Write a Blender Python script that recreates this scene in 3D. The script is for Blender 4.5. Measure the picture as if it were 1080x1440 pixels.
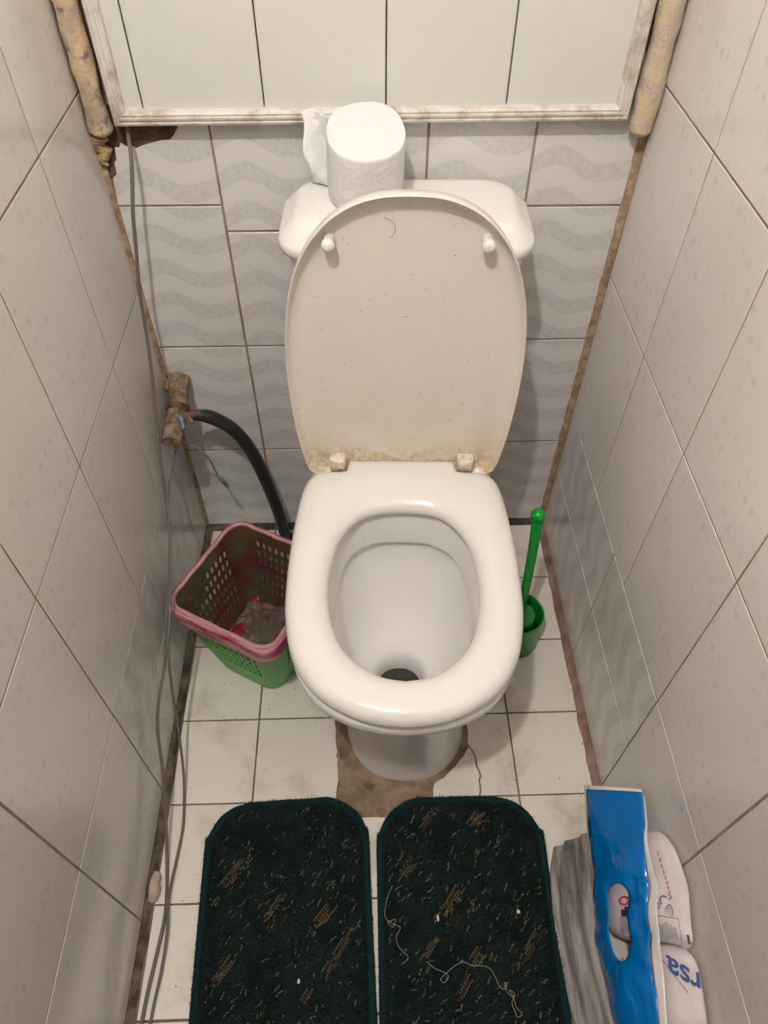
import bpy, bmesh, math, random
from mathutils import Vector, Matrix, noise

for o in list(bpy.data.objects): bpy.data.objects.remove(o)
SC = bpy.context.scene
COL = SC.collection
R = random.Random(7)

# ------------------------------------------------------------------ camera, world, exposure
W = 0.765                       # room width (m): x 0..W, back wall y = 0, floor z = 0
DEPTH = 1.45
CEIL = 2.45
CAM = Vector((0.36547, -1.04324, 1.29044))
PITCH, YAW, ROLL, FPX = 0.8735, -0.0348, 0.0074, 1019.1
CR = Matrix.Rotation(YAW, 3, 'Z') @ Matrix.Rotation(math.pi/2 - PITCH, 3, 'X') @ Matrix.Rotation(ROLL, 3, 'Z')
cd = bpy.data.cameras.new('camera')
cd.sensor_fit = 'VERTICAL'; cd.sensor_height = 36.0
cd.lens = FPX / 1440 * 36.0
cd.clip_start = 0.02
cam = bpy.data.objects.new('camera', cd); COL.objects.link(cam)
cam.matrix_world = Matrix.Translation(CAM) @ CR.to_4x4()
SC.camera = cam
wd = bpy.data.worlds.new('world'); SC.world = wd; wd.use_nodes = True
wd.node_tree.nodes['Background'].inputs[0].default_value = (0.9, 0.85, 0.8, 1)
wd.node_tree.nodes['Background'].inputs[1].default_value = 0.02
SC.view_settings.view_transform = 'Standard'
SC.view_settings.look = 'None'
SC.view_settings.gamma = 1.0
SC.view_settings.exposure = 0.0
LAMP_POS = Vector((0.13, -1.10, 2.20)); LAMP_R = 0.030; LAMP_POWER = 1580.0
LAMP_COL = (1.0, 0.955, 0.91)

def at(u, v, **k):
    """the point of a plane (x=, y= or z=) that a photo pixel falls on"""
    d = CR @ Vector(((u-540)/FPX, -(v-720)/FPX, -1))
    ax, val = list(k.items())[0]; i = 'xyz'.index(ax)
    return CAM + d*((val-CAM[i])/d[i])

# ------------------------------------------------------------------ materials
class NT:
    def __init__(s, name):
        s.m = bpy.data.materials.new(name); s.m.use_nodes = True
        s.t = s.m.node_tree; s.n = s.t.nodes; s.b = s.n['Principled BSDF']
    def node(s, typ, **props):
        n = s.n.new(typ)
        for k, v in props.items(): setattr(n, k, v)
        return n
    def put(s, sock, v):
        if isinstance(v, bpy.types.NodeSocket): s.t.links.new(v, sock)
        elif v is not None: sock.default_value = v
    def math(s, op, a, b=None, c=None, clamp=False):
        n = s.node('ShaderNodeMath', operation=op); n.use_clamp = clamp
        for i, q in enumerate((a, b, c)): s.put(n.inputs[i], q)
        return n.outputs[0]
    def mix(s, f, a, b, blend='MIX'):
        n = s.node('ShaderNodeMix', data_type='RGBA', blend_type=blend)
        s.put(n.inputs[0], f)
        for i, q in ((6, a), (7, b)):
            if isinstance(q, tuple) and len(q) == 3: q = q+(1,)
            s.put(n.inputs[i], q)
        return n.outputs[2]
    def coord(s, which='Object'): return s.node('ShaderNodeTexCoord').outputs[which]
    def noise(s, vec, scale, detail=3, rough=.5, out='Fac'):
        n = s.node('ShaderNodeTexNoise'); s.put(n.inputs['Vector'], vec)
        n.inputs['Scale'].default_value = scale; n.inputs['Detail'].default_value = detail; n.inputs['Roughness'].default_value = rough
        return n.outputs[out]
    def ramp(s, f, a, b):
        n = s.node('ShaderNodeMapRange'); n.interpolation_type = 'SMOOTHSTEP'
        s.put(n.inputs[0], f); n.inputs[1].default_value = a; n.inputs[2].default_value = b
        return n.outputs[0]
    def mapping(s, vec, loc=(0,0,0), rot=(0,0,0), scale=(1,1,1)):
        n = s.node('ShaderNodeMapping'); s.put(n.inputs[0], vec)
        n.inputs[1].default_value = loc; n.inputs[2].default_value = rot; n.inputs[3].default_value = scale
        return n.outputs[0]
    def bump(s, h, strength=.3, dist=.002):
        n = s.node('ShaderNodeBump'); n.inputs['Strength'].default_value = strength; n.inputs['Distance'].default_value = dist
        s.put(n.inputs['Height'], h); s.t.links.new(n.outputs[0], s.b.inputs['Normal'])
    def set(s, **k):
        for a, v in k.items():
            key = {'color': 'Base Color', 'rough': 'Roughness', 'spec': 'Specular IOR Level', 'alpha': 'Alpha', 'metal': 'Metallic',
                   'coat': 'Coat Weight', 'trans': 'Transmission Weight', 'sss': 'Subsurface Weight'}[a]
            if isinstance(v, tuple) and len(v) == 3: v = v+(1,)
            s.put(s.b.inputs[key], v)
        return s.m

M = {}
def plain(name, color, rough=.5, var=.0, scale=40, bump=0, **k):
    t = NT(name); c = color
    if var:
        f = t.noise(t.coord(), scale, 4, .6)
        c = t.mix(f, tuple(x*(1-var) for x in color), tuple(min(1, x*(1+var)) for x in color))
    if bump: t.bump(t.noise(t.coord(), scale*2, 4, .6), bump, .003)
    M[name] = t.set(color=c, rough=rough, **k); return M[name]

def tile_var(t, color, amt=.05):
    r = t.node('ShaderNodeObjectInfo').outputs['Random']
    f = t.math('MULTIPLY_ADD', r, amt*2, 1-amt)
    n = t.node('ShaderNodeVectorMath', operation='SCALE'); t.put(n.inputs[0], color); t.put(n.inputs['Scale'], f)
    return n.outputs[0]

# side wall tiles: cream ceramic with faint small diamonds
t = NT('side_tile')
co = t.coord()
vor = t.node('ShaderNodeTexVoronoi', distance='MANHATTAN'); vor.inputs['Scale'].default_value = 52; vor.inputs['Randomness'].default_value = .3
t.put(vor.inputs['Vector'], t.mapping(co, scale=(1, .8, 0)))
dm = t.math('SUBTRACT', 1.0, t.ramp(vor.outputs['Distance'], .18, .52))
sep = t.node('ShaderNodeSeparateColor'); t.put(sep.inputs[0], vor.outputs['Color'])
pick = t.ramp(sep.outputs[0], .2, .6)
cl = t.ramp(t.noise(co, 9, 3), .35, .65)
f = t.math('MULTIPLY', t.math('MULTIPLY', dm, pick), t.math('MULTIPLY_ADD', cl, .40, .12))
base = t.mix(t.noise(co, 12, 4), (.75, .71, .68), (.69, .655, .625))
c = t.mix(f, base, (.53, .50, .48))
sp = t.math('GREATER_THAN', t.noise(co, 150, 2), .80)
c = t.mix(t.math('MULTIPLY', sp, .5), c, (.32, .25, .18))
t.bump(t.math('ADD', t.noise(co, 7, 2), t.math('MULTIPLY', f, .05)), .10, .004)
M['side_tile'] = t.set(color=tile_var(t, c, .03), rough=.16, spec=.5)

# back wall tiles: white with grey waving ribbons
def wave_tile(name, vertical=False):
    t = NT(name); co = t.coord()
    s = t.node('ShaderNodeSeparateXYZ'); t.put(s.inputs[0], co)
    x, y = (s.outputs[1], s.outputs[0]) if vertical else (s.outputs[0], s.outputs[1])
    wob = t.math('MULTIPLY', t.math('SINE', t.math('MULTIPLY', x, 2*math.pi/.15)), .013)
    wob2 = t.math('MULTIPLY', t.math('SINE', t.math('MULTIPLY_ADD', x, 2*math.pi/.075, 1.0)), .002)
    ph = t.math('MULTIPLY', t.math('ADD', t.math('ADD', y, wob), wob2), 2*math.pi/.058)
    sn = t.math('SINE', ph)
    band = t.ramp(sn, .05, .14)
    edge = t.math('MULTIPLY', t.ramp(sn, -.22, -.1), t.math('SUBTRACT', 1.0, t.ramp(sn, -.1, .0)))
    mott = t.ramp(t.noise(co, 120, 4, .7), .35, .65)
    f = t.math('MULTIPLY', band, t.math('MULTIPLY_ADD', mott, .45, .25))
    f = t.math('MAXIMUM', f, t.math('MULTIPLY', edge, .22))
    base = t.mix(t.noise(co, 10, 3), (.74, .725, .705), (.69, .675, .655))
    c = t.mix(f, base, (.54, .535, .525))
    t.bump(t.noise(co, 6, 2), .10, .004)
    M[name] = t.set(color=tile_var(t, c, .03), rough=.2, spec=.5)
wave_tile('wave_tile'); wave_tile('wave_tile_turned', True)

# floor tiles: cream, stained and scratched
t = NT('floor_tile'); co = t.coord(); oi = t.node('ShaderNodeObjectInfo')
vm = t.node('ShaderNodeVectorMath', operation='ADD'); t.put(vm.inputs[0], co); t.put(vm.inputs[1], oi.outputs['Location'])
wc = vm.outputs[0]
c = t.mix(t.noise(wc, 16, 5, .6), (.82, .78, .71), (.74, .69, .61))
st = t.ramp(t.noise(wc, 9, 5, .65), .50, .70)
c = t.mix(t.math('MULTIPLY', st, .6), c, (.50, .43, .31))
sc = t.math('GREATER_THAN', t.noise(t.mapping(wc, rot=(0, 0, .7), scale=(1, 6, 1)), 60, 3, .7), .70)
c = t.mix(t.math('MULTIPLY', sc, .22), c, (.42, .36, .29))
dk = t.math('GREATER_THAN', t.noise(wc, 130, 2), .735)
c = t.mix(t.math('MULTIPLY', dk, .8), c, (.10, .07, .05))
t.bump(t.noise(wc, 40, 4), .12, .002)
M['floor_tile'] = t.set(color=tile_var(t, c, .05), rough=.42)

def grout(name, a, b, scale=30, rough=.9, bump=.4):
    t = NT(name); co = t.coord()
    c = t.mix(t.ramp(t.noise(co, scale, 5, .65), .35, .65), a, b)
    t.bump(t.noise(co, scale*4, 4, .7), bump, .004)
    M[name] = t.set(color=c, rough=rough); return M[name]
grout('wall_grout', (.23, .17, .12), (.34, .28, .22), 12)
grout('back_grout', (.27, .175, .11), (.36, .27, .20), 14)
grout('floor_grout', (.13, .095, .07), (.25, .19, .14), 25)
grout('bare_screed', (.20, .135, .085), (.34, .245, .165), 22, .85, .6)
grout('broken_plaster', (.055, .035, .022), (.17, .10, .055), 45, .95, .8)
grout('rust_sealant', (.26, .165, .09), (.50, .37, .26), 45)
grout('pink_sealant', (.21, .115, .095), (.33, .215, .18), 30)
grout('dark_gap', (.05, .038, .03), (.19, .145, .105), 35)
grout('foam', (.66, .53, .34), (.55, .46, .38), 35, .8, 1.0)
t = NT('dirty_foam'); co = t.coord()
c = t.mix(t.ramp(t.noise(co, 28, 5, .65), .35, .65), (.66, .49, .30), (.44, .345, .25))
c = t.mix(t.ramp(t.noise(co, 45, 4, .7), .52, .64), c, (.19, .18, .185))
t.bump(t.noise(co, 120, 4, .7), .7, .004); M['dirty_foam'] = t.set(color=c, rough=.85)
grout('rust_pipe', (.13, .08, .05), (.36, .27, .19), 60, .8, .9)
grout('rust_foam', (.30, .15, .06), (.60, .42, .24), 70, .9, .9)
plain('paint', (.45, .435, .41), .8, .04, 8)
plain('door_wood', (.30, .20, .13), .5, .15, 12)
plain('hall_paint', (.42, .37, .31), .8, .06, 8)
plain('brass', (.7, .55, .25), .3, metal=1.0)
plain('ceramic', (.83, .815, .79), .08, .012, 12, spec=.5)
plain('seat_plastic', (.835, .81, .775), .17, .015, 15, spec=.5)
# underside of the lid: yellowed plastic, grime toward the hinge edge
t = NT('lid_plastic'); co = t.coord(); s = t.node('ShaderNodeSeparateXYZ'); t.put(s.inputs[0], co)
c = t.mix(t.noise(co, 8, 4), (.79, .735, .675), (.735, .68, .62))
yel = t.math('MULTIPLY', t.math('SUBTRACT', 1.0, t.ramp(s.outputs[2], .01, .20)), t.ramp(t.noise(co, 14, 5, .65), .25, .6))
c = t.mix(t.math('MULTIPLY', yel, .5), c, (.66, .54, .37))
gr = t.math('MULTIPLY', t.math('SUBTRACT', 1.0, t.ramp(s.outputs[2], -.02, .045)), t.ramp(t.noise(co, 90, 5, .7), .40, .62))
c = t.mix(t.math('MULTIPLY', gr, .85), c, (.48, .32, .11))
sp = t.math('GREATER_THAN', t.noise(co, 190, 2), .735)
c = t.mix(t.math('MULTIPLY', sp, .6), c, (.33, .22, .12))
M['lid_plastic'] = t.set(color=c, rough=.3)
t = NT('hinge_plastic'); co = t.coord()
c = t.mix(t.ramp(t.noise(co, 110, 4, .7), .45, .66), (.78, .70, .58), (.58, .43, .20)); M['hinge_plastic'] = t.set(color=c, rough=.35)
plain('water', (.035, .035, .03), .05)
plain('paper', (.78, .775, .77), .95, .03, 55, .7)
t = NT('pvc_panel'); co = t.coord()
c = t.mix(t.noise(t.mapping(co, scale=(6, 6, 1)), 4, 4), (.70, .70, .655), (.655, .665, .62))
dk = t.ramp(t.noise(co, 30, 5, .7), .66, .74); c = t.mix(t.math('MULTIPLY', dk, .10), c, (.35, .33, .3))
M['pvc_panel'] = t.set(color=c, rough=.3)
t = NT('frame_pvc'); co = t.coord()
c = t.mix(t.ramp(t.noise(co, 30, 5, .7), .42, .70), (.71, .675, .62), (.42, .35, .28)); M['frame_pvc'] = t.set(color=c, rough=.45)
plain('wire_grey', (.15, .135, .12), .45, .1, 60)
plain('wire_clear', (.26, .20, .17), .35, .1, 60)
plain('hose_black', (.022, .023, .026), .33, .2, 40)
plain('blue_paper', (.13, .29, .46), .6, .35, 160)
plain('tape_red', (.13, .055, .055), .6, .2, 80)
plain('basket_green', (.06, .39, .035), .38)
plain('basket_dark', (.16, .30, .08), .4)
plain('brush_green', (.0, .33, .035), .22)
plain('cup_green', (.01, .22, .035), .28)
t = NT('liner_film'); co = t.coord()
c = t.mix(t.ramp(t.noise(co, 16, 4), .42, .60), (.17, .018, .04), (.13, .085, .065))
t.bump(t.noise(t.mapping(co, scale=(1, 1, .4)), 38, 4), .6, .006)
al = t.math('MULTIPLY_ADD', t.ramp(t.noise(co, 13, 3), .3, .7), .26, .60)
M['liner_film'] = t.set(color=c, rough=.16, alpha=al)
t = NT('liner_hem'); co = t.coord()
s = t.node('ShaderNodeSeparateXYZ'); t.put(s.inputs[0], co)
st = t.ramp(t.noise(t.mapping(co, scale=(1, 1, 7)), 16, 3), .40, .6)
c = t.mix(st, (.42, .012, .10), (.62, .26, .34))
t.bump(t.noise(t.mapping(co, scale=(1, 1, 4)), 40, 3), .5, .004)
M['liner_hem'] = t.set(color=c, rough=.2, alpha=.9)
t = NT('liner_crumple'); co = t.coord()
c = t.mix(t.ramp(t.noise(co, 18, 3), .50, .58), (.22, .15, .13), (.48, .015, .10)); t.bump(t.noise(co, 50, 4), .8, .008)
M['liner_crumple'] = t.set(color=c, rough=.15, alpha=.7)
plain('liner_rim', (.50, .27, .27), .35, .15, 60)
# mats
t = NT('mat_carpet'); co = t.coord()
c = t.mix(t.ramp(t.noise(co, 30, 4, .7), .35, .65), (.010, .020, .0185), (.019, .032, .0295))
c = t.mix(t.ramp(t.noise(co, 300, 2, .7), .5, .7), c, (.003, .006, .006))
t.bump(t.noise(co, 420, 3, .8), 1.0, .004)
M['mat_carpet'] = t.set(color=c, rough=1.0, spec=.05)
plain('mat_fuzz', (.018, .034, .031), 1.0, .4, 60, spec=.05)
plain('mat_edge', (.007, .031, .031), .95, .35, 120, .8, spec=.1)
plain('fleck_tan', (.155, .112, .055), .95, .35, 90, spec=.1)
plain('fleck_brown', (.085, .050, .036), .95, .35, 90, spec=.1)
plain('fleck_pale', (.19, .155, .12), .95, .3, 90, spec=.1)
plain('thread', (.36, .32, .25), .9)
plain('crumb', (.75, .68, .58), .9)
# package
t = NT('grey_film'); co = t.coord(); 
v = t.mapping(co, rot=(0, 0, .12), scale=(9, .7, 5))
st = t.noise(v, 6, 4, .6)
c = t.mix(t.ramp(st, .36, .62), (.13, .125, .12), (.44, .425, .40))
t.bump(st, .6, .008)
M['grey_film'] = t.set(color=c, rough=.16, alpha=t.math('MULTIPLY_ADD', st, .3, .62))
t = NT('clear_film'); co = t.coord()
t.bump(t.noise(t.mapping(co, scale=(3, 1, 1)), 26, 3), .9, .01)
M['clear_film'] = t.set(color=(.85, .84, .82), rough=.08, alpha=.07)
t = NT('blue_film'); co = t.coord()
c = t.mix(t.noise(co, 9, 3), (.0, .19, .60), (.0, .135, .46)); t.bump(t.noise(t.mapping(co, scale=(2, .8, 1)), 24, 3), .6, .008)
M['blue_film'] = t.set(color=c, rough=.14)
plain('white_film', (.78, .74, .71), .2, .05, 20)
t = NT('pack_white'); co = t.coord()
t.bump(t.noise(co, 30, 3), .5, .006)
M['pack_white'] = t.set(color=t.mix(t.noise(co, 20, 3), (.92, .82, .80), (.84, .75, .74)), rough=.3)
plain('print_blue', (.03, .085, .36), .4)
plain('print_grey', (.15, .17, .24), .5)
plain('print_red', (.55, .08, .10), .5)
plain('print_dark', (.05, .05, .10), .5)
plain('lamp_base', (.85, .83, .8), .4)
t = NT('lamp_glass'); em = t.node('ShaderNodeEmission'); em.inputs[0].default_value = LAMP_COL+(1,); em.inputs[1].default_value = LAMP_POWER
t.t.links.new(em.outputs[0], t.n['Material Output'].inputs[0]); M['lamp_glass'] = t.m

# ------------------------------------------------------------------ mesh helpers
def mesh(name, verts, faces, mat, smooth=True, angle=40):
    me = bpy.data.meshes.new(name)
    me.from_pydata([tuple(v) for v in verts], [], faces)
    bm = bmesh.new(); bm.from_mesh(me); bmesh.ops.recalc_face_normals(bm, faces=bm.faces); bm.to_mesh(me); bm.free()
    if smooth:
        me.polygons.foreach_set('use_smooth', [True]*len(me.polygons))
        me.set_sharp_from_angle(angle=math.radians(angle))
    me.materials.append(M[mat] if isinstance(mat, str) else mat)
    me.update(); return me

def link(name, data, parent=None, loc=None, mw=None, **props):
    o = bpy.data.objects.new(name, data); COL.objects.link(o)
    if parent is not None: o.parent = parent
    if mw is not None: o.matrix_local = mw
    elif loc is not None: o.location = loc
    for k, v in props.items(): o[k] = v
    return o

def obj(name, verts, faces, mat, parent=None, smooth=True, angle=40, **props):
    return link(name, mesh(name, verts, faces, mat, smooth, angle), parent, **props)

def thing(name, label, category, loc=(0, 0, 0), rz=0, group=None):
    o = link(name, None, None, loc, label=label, category=category)
    o.rotation_euler = (0, 0, rz)
    if group: o['group'] = group
    return o

def loft(rings, close=True, cap0=True, cap1=True, wrap=False):
    V = [Vector(p) for r in rings for p in r]; n = len(rings[0]); F = []
    k = len(rings)
    for i in range(k if wrap else k-1):
        a, b = i*n, ((i+1) % k)*n
        for j in range(n if close else n-1):
            j2 = (j+1) % n; F.append((a+j, a+j2, b+j2, b+j))
    if not wrap and cap0: F.append(tuple(range(n))[::-1])
    if not wrap and cap1: F.append(tuple(range((k-1)*n, k*n)))
    return V, F

def join(*parts):
    V, F = [], []
    for v, f in parts:
        o = len(V); V += list(v); F += [tuple(i+o for i in q) for q in f]
    return V, F

def box(x0, x1, y0, y1, z0, z1):
    V = [(x, y, z) for z in (z0, z1) for x, y in ((x0, y0), (x1, y0), (x1, y1), (x0, y1))]
    return V, [(3, 2, 1, 0), (4, 5, 6, 7), (0, 1, 5, 4), (1, 2, 6, 5), (2, 3, 7, 6), (3, 0, 4, 7)]

def spline(P, n=8, closed=False):
    P = [Vector(p) for p in P]; out = []
    m = len(P)
    for i in range(m if closed else m-1):
        g = (lambda k: P[k % m]) if closed else (lambda k: P[max(0, min(m-1, k))])
        a, b, c, d = g(i-1), g(i), g(i+1), g(i+2)
        for q in range(n):
            s = q/n
            out.append(.5*((2*b)+(c-a)*s+(2*a-5*b+4*c-d)*s*s+(3*b-a-3*c+d)*s**3))
    if not closed: out.append(P[-1])
    return out

def tube(P, r, seg=10, wob=0.0, closed=False):
    rings = []; n = len(P); up = Vector((.13, .27, .95)).normalized()
    for i, p in enumerate(P):
        if closed: d = P[(i+1) % n]-P[i-1]
        else: d = P[min(n-1, i+1)]-P[max(0, i-1)]
        d = d.normalized() if d.length > 1e-9 else Vector((0, 0, 1))
        a = up - d*up.dot(d)
        if a.length < .05: a = Vector((1, 0, 0)) - d*d.x
        a.normalize(); b = d.cross(a); up = a
        rr = r[i] if isinstance(r, (list, tuple)) else r
        ring = []
        for j in range(seg):
            th = 2*math.pi*j/seg
            q = a*math.cos(th)+b*math.sin(th)
            k = rr*(1+wob*noise.noise((p+q*rr)*45)) if wob else rr
            ring.append(p+q*k)
        rings.append(ring)
    return loft(rings, True, not closed, not closed, wrap=closed)

def rrect(hx, hy, r, n=6, cx=0, cy=0):
    P = []
    for k, (sx, sy) in enumerate(((1, 1), (-1, 1), (-1, -1), (1, -1))):
        for i in range(n+1):
            th = math.pi/2*(k+i/n)
            P.append((cx+sx*(hx-r)+r*math.cos(th), cy+sy*(hy-r)+r*math.sin(th)))
    return P

def slab(poly, th, bev=.0006):
    """tile: outline in local xy (anticlockwise), front at z=0, back at z=-th, small bevel"""
    n = len(poly); P = [Vector((x, y)) for x, y in poly]
    ins = []
    for i in range(n):
        a, b, c = P[i-1], P[i], P[(i+1) % n]
        d1, d2 = (b-a).normalized(), (c-b).normalized()
        n1, n2 = Vector((-d1.y, d1.x)), Vector((-d2.y, d2.x))
        m = n1+n2; m = m/max(.35, m.dot(n1)) if m.length > 1e-6 else n1
        ins.append(b+m*bev)
    rings = [[(p.x, p.y, -th) for p in P], [(p.x, p.y, -bev*.8) for p in P], [(p.x, p.y, 0) for p in ins]]
    return loft(rings, True, False, True)

TM = {}
def tile(name, parent, o, ex, ey, u0, u1, v0, v1, mat, th, poly=None, tilt=.0012):
    """a tile on a wall frame: o + ex*u + ey*v, front face along ex x ey"""
    g = .0019 if mat == 'wave_tile' else .0016
    hu, hv = (u1-u0)/2, (v1-v0)/2
    if poly is None:
        key = (round(hu, 3), round(hv, 3), mat)
        if key not in TM:
            hu2, hv2 = hu-g, hv-g
            TM[key] = mesh(name, *slab([(-hu2, -hv2), (hu2, -hv2), (hu2, hv2), (-hu2, hv2)], th), mat, True, 30)
        me = TM[key]
    else:
        me = mesh(name, *slab([(a-(u0+hu), b-(v0+hv)) for a, b in poly], th), mat, True, 30)
    ez = ex.cross(ey)
    m3 = Matrix((ex, ey, ez)).transposed()
    m3 = m3 @ Matrix.Rotation(R.uniform(-tilt, tilt), 3, 'X') @ Matrix.Rotation(R.uniform(-tilt, tilt), 3, 'Y')
    m = m3.to_4x4(); m.translation = o+ex*(u0+hu)+ey*(v0+hv)
    return link(name, me, parent, mw=m)

# ------------------------------------------------------------------ the room
def struct(name, vf, mat, label, cat, parent=None):
    return obj(name, *vf, mat, parent, False, kind='structure', label=label, category=cat)

TH = .0035
floor = struct('floor', box(-.05, W+.05, -DEPTH-.05, .05, -.06, -TH), 'floor_grout', 'floor of square cream tiles, stained and cracked around the toilet', 'floor')
wl = struct('wall_left', box(-.10, -.0010, -DEPTH, .06, -.003, CEIL), 'wall_grout', 'tiled wall with two grey cables running down beside it', 'wall')
wr = struct('wall_right', box(W+.0010, W+.10, -DEPTH, .06, -.003, CEIL), 'wall_grout', 'tiled wall that the wrapped package leans on', 'wall')
wb = struct('wall_back', box(-.0009, W+.0009, .0016, .06, -.003, CEIL), 'back_grout', 'wave-patterned tiled wall behind the cistern', 'wall')
wf = struct('wall_front', join(box(-.1, .06, -DEPTH-.08, -DEPTH, 0, CEIL), box(W-.06, W+.1, -DEPTH-.08, -DEPTH, 0, CEIL), box(.06, W-.06, -DEPTH-.08, -DEPTH, 2.02, CEIL)), 'paint', 'painted wall around the doorway', 'wall')
ceil = struct('ceiling', box(-.1, W+.1, -DEPTH-.08, .06, CEIL, CEIL+.05), 'paint', 'plain painted ceiling', 'ceiling')
hall = struct('floor_hall', box(-.9, W+.9, -3.2, -DEPTH-.05, -.06, -.004), 'door_wood', 'brown floor of the hall outside the doorway', 'floor')
hwall = struct('wall_hall', join(box(-.9, W+.9, -3.3, -3.2, -.06, CEIL), box(-1.0, -.9, -3.3, -DEPTH-.08, -.06, CEIL), box(W+.9, W+1.0, -3.3, -DEPTH-.08, -.06, CEIL), box(-.9, W+.9, -3.2, -DEPTH-.08, CEIL, CEIL+.05)), 'hall_paint', 'dim brownish wall of the hall outside the doorway', 'wall')
X, Y, Z = Vector((1, 0, 0)), Vector((0, 1, 0)), Vector((0, 0, 1))
# left wall (u = -y, towards the viewer is larger u): face looks +x ; ex x ey = +x
lu = [0.004, .193, .394, .594, .795, .996, 1.197, 1.398, DEPTH]
lz = [.3157, .6175, .9165, 1.217, 1.518, 1.819, 2.12]
ex, ey = -Y, Z            # (-Y) x Z = -X  -> flip
def wall_tiles(parent, side, us, zs, low_us, low_zs, u_split):
    if side == 'l': o, ex, f = Vector((0, 0, 0)), Y, lambda a, b: (-b, -a)
    else: o, ex, f = Vector((W, 0, 0)), -Y, lambda a, b: (a, b)
    for i in range(len(us)-1):
        a, b = f(us[i], us[i+1])
        for k in range(len(zs)-1):
            tile('wall_tile', parent, o, ex, Z, a, b, zs[k], zs[k+1], 'side_tile', TH)
        if us[i] >= u_split-.01:
            tile('wall_tile', parent, o, ex, Z, a, b, .012, zs[0], 'side_tile', TH)
    for i in range(len(low_us)-1):
        a, b = f(low_us[i], low_us[i+1])
        for k in range(len(low_zs)-1):
            tile('wall_tile', parent, o, ex, Z, a, b, low_zs[k], low_zs[k+1], 'wave_tile_turned', TH)
wall_tiles(wl, 'l', lu, lz, [.004, .085, .340, .594], [.014, .168, .3157], .594)
ru = [0.008, .215, .411, .6064, .8026, 1.002, 1.2, 1.4, DEPTH]
rz_ = [.344, .638, .924, 1.226, 1.528, 1.83, 2.13]
wall_tiles(wr, 'r', ru, rz_, [.008, .104, .350, .6064], [.012, .185, .344], .6064)

# back wall: u = x, face looks -y : X x Z = -Y
cols = [(.005, .1587), (.1587, .309), (.309, .4597), (.4597, .6094), (.6094, .757)]
tops = [.7584, .7167, .7167, .7167, .7522]
for i, (a, b) in enumerate(cols):
    zs = [.012, .2485 if i < 4 else .2585, .503 if i < 4 else .509, tops[i]]
    for k in range(3): tile('wall_tile', wb, Vector(), X, Z, a, b, zs[k], zs[k+1], 'wave_tile', TH)
    if i == 0:
        poly = [(.0065, .7600), (.1573, .7600), (.1573, .905), (.118, .905), (.116, .868), (.110, .860), (.103, .853), (.090, .852), (.079, .849), (.066, .846), (.053, .841), (.047, .846), (.040, .844), (.034, .849), (.030, .842), (.024, .843), (.022, .826), (.018, .822), (.017, .806), (.010, .800)]
        tile('wall_tile', wb, Vector(), X, Z, a, b, tops[i], .905, 'wave_tile', TH, poly)
    else:
        tile('wall_tile', wb, Vector(), X, Z, a, b, tops[i], .96, 'wave_tile', TH)
# crumbling plaster in the broken tile corner
V, F = [], []
nx, nz = 26, 18
for k in range(nz+1):
    for i in range(nx+1):
        x = .003+.118*i/nx; z = .798+.10*k/nz
        V.append((x, .0014-.0012*abs(noise.noise(Vector((x*70, 3, z*70)))), z))
for k in range(nz):
    for i in range(nx): F.append((k*(nx+1)+i, k*(nx+1)+i+1, (k+1)*(nx+1)+i+1, (k+1)*(nx+1)+i))
obj('exposed_plaster', V, F, 'broken_plaster', wb, label='brown crumbling plaster in the broken tile corner')

# floor tiles: X x Y = Z
fx = [.012, .155, .310, .466, .621, .757]
fy = [0, .154, .307, .463, .616, .771, .924, 1.078, 1.232, 1.386, DEPTH]
def T(i, k, poly=None):
    tile('floor_tile', floor, Vector(), X, Y, fx[i], fx[i+1], -fy[k+1], -(fy[k] if k else .008), 'floor_tile', TH, poly, tilt=.003)
skip = {(2, 3), (3, 3), (1, 3), (2, 4), (1, 4), (3, 4)}
for i in range(5):
    for k in range(10):
        if (i, k) not in skip: T(i, k)
def rag(pts, amp=.002, n=5):
    out = []
    for a, b in zip(pts[:-1], pts[1:]):
        for q in range(n):
            s = q/n; out.append((a[0]+(b[0]-a[0])*s+R.uniform(-amp, amp), a[1]+(b[1]-a[1])*s+R.uniform(-amp, amp)))
    out.append(pts[-1]); return out
T(1, 3, [(.1565, -.6145), (.301, -.6145)]+rag([(.302, -.610), (.304, -.560), (.299, -.520), (.297, -.466)])[1:]+[(.297, -.4645), (.1565, -.4645)])
T(1, 4, [(.1565, -.7695), (.3085, -.7695), (.3085, -.645), (.304, -.640), (.303, -.6175), (.1565, -.6175)])
T(2, 4, [(.3115, -.7695), (.4645, -.7695), (.4645, -.642)]+rag([(.460, -.645), (.430, -.647), (.40, -.648), (.36, -.645), (.3115, -.647)], .001)[1:-1]+[(.3115, -.647)])
T(3, 4)
# cracked tile: two pieces left
crk = rag([(.551, -.6145), (.556, -.580), (.550, -.545), (.540, -.520), (.541, -.490), (.533, -.466)], .0016, 4)
T(3, 3, [(.5525, -.6145), (.6195, -.6145), (.6195, -.4645), (.536, -.4645)]+[(x+.002, y) for x, y in crk[::-1]][1:-1])
T(3, 3, [(.471, -.6145), (.5495, -.6145)]+[(x-.001, y) for x, y in crk[1:12]]+rag([(.536, -.535), (.515, -.560), (.492, -.580), (.476, -.588), (.471, -.600)], .0015, 3)[1:])
# bare screed around the pedestal
V, F = [], []
nx, ny = 44, 34
for k in range(ny+1):
    for i in range(nx+1):
        x = .285+.275*i/nx; y = -.655+.20*k/ny
        V.append((x, y, -.0028+.0022*noise.noise(Vector((x*40, y*40, 1)))))
for k in range(ny):
    for i in range(nx): F.append((k*(nx+1)+i, k*(nx+1)+i+1, (k+1)*(nx+1)+i+1, (k+1)*(nx+1)+i))
obj('bare_screed', V, F, 'bare_screed', floor, label='brown bare screed where tiles are missing')

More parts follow.
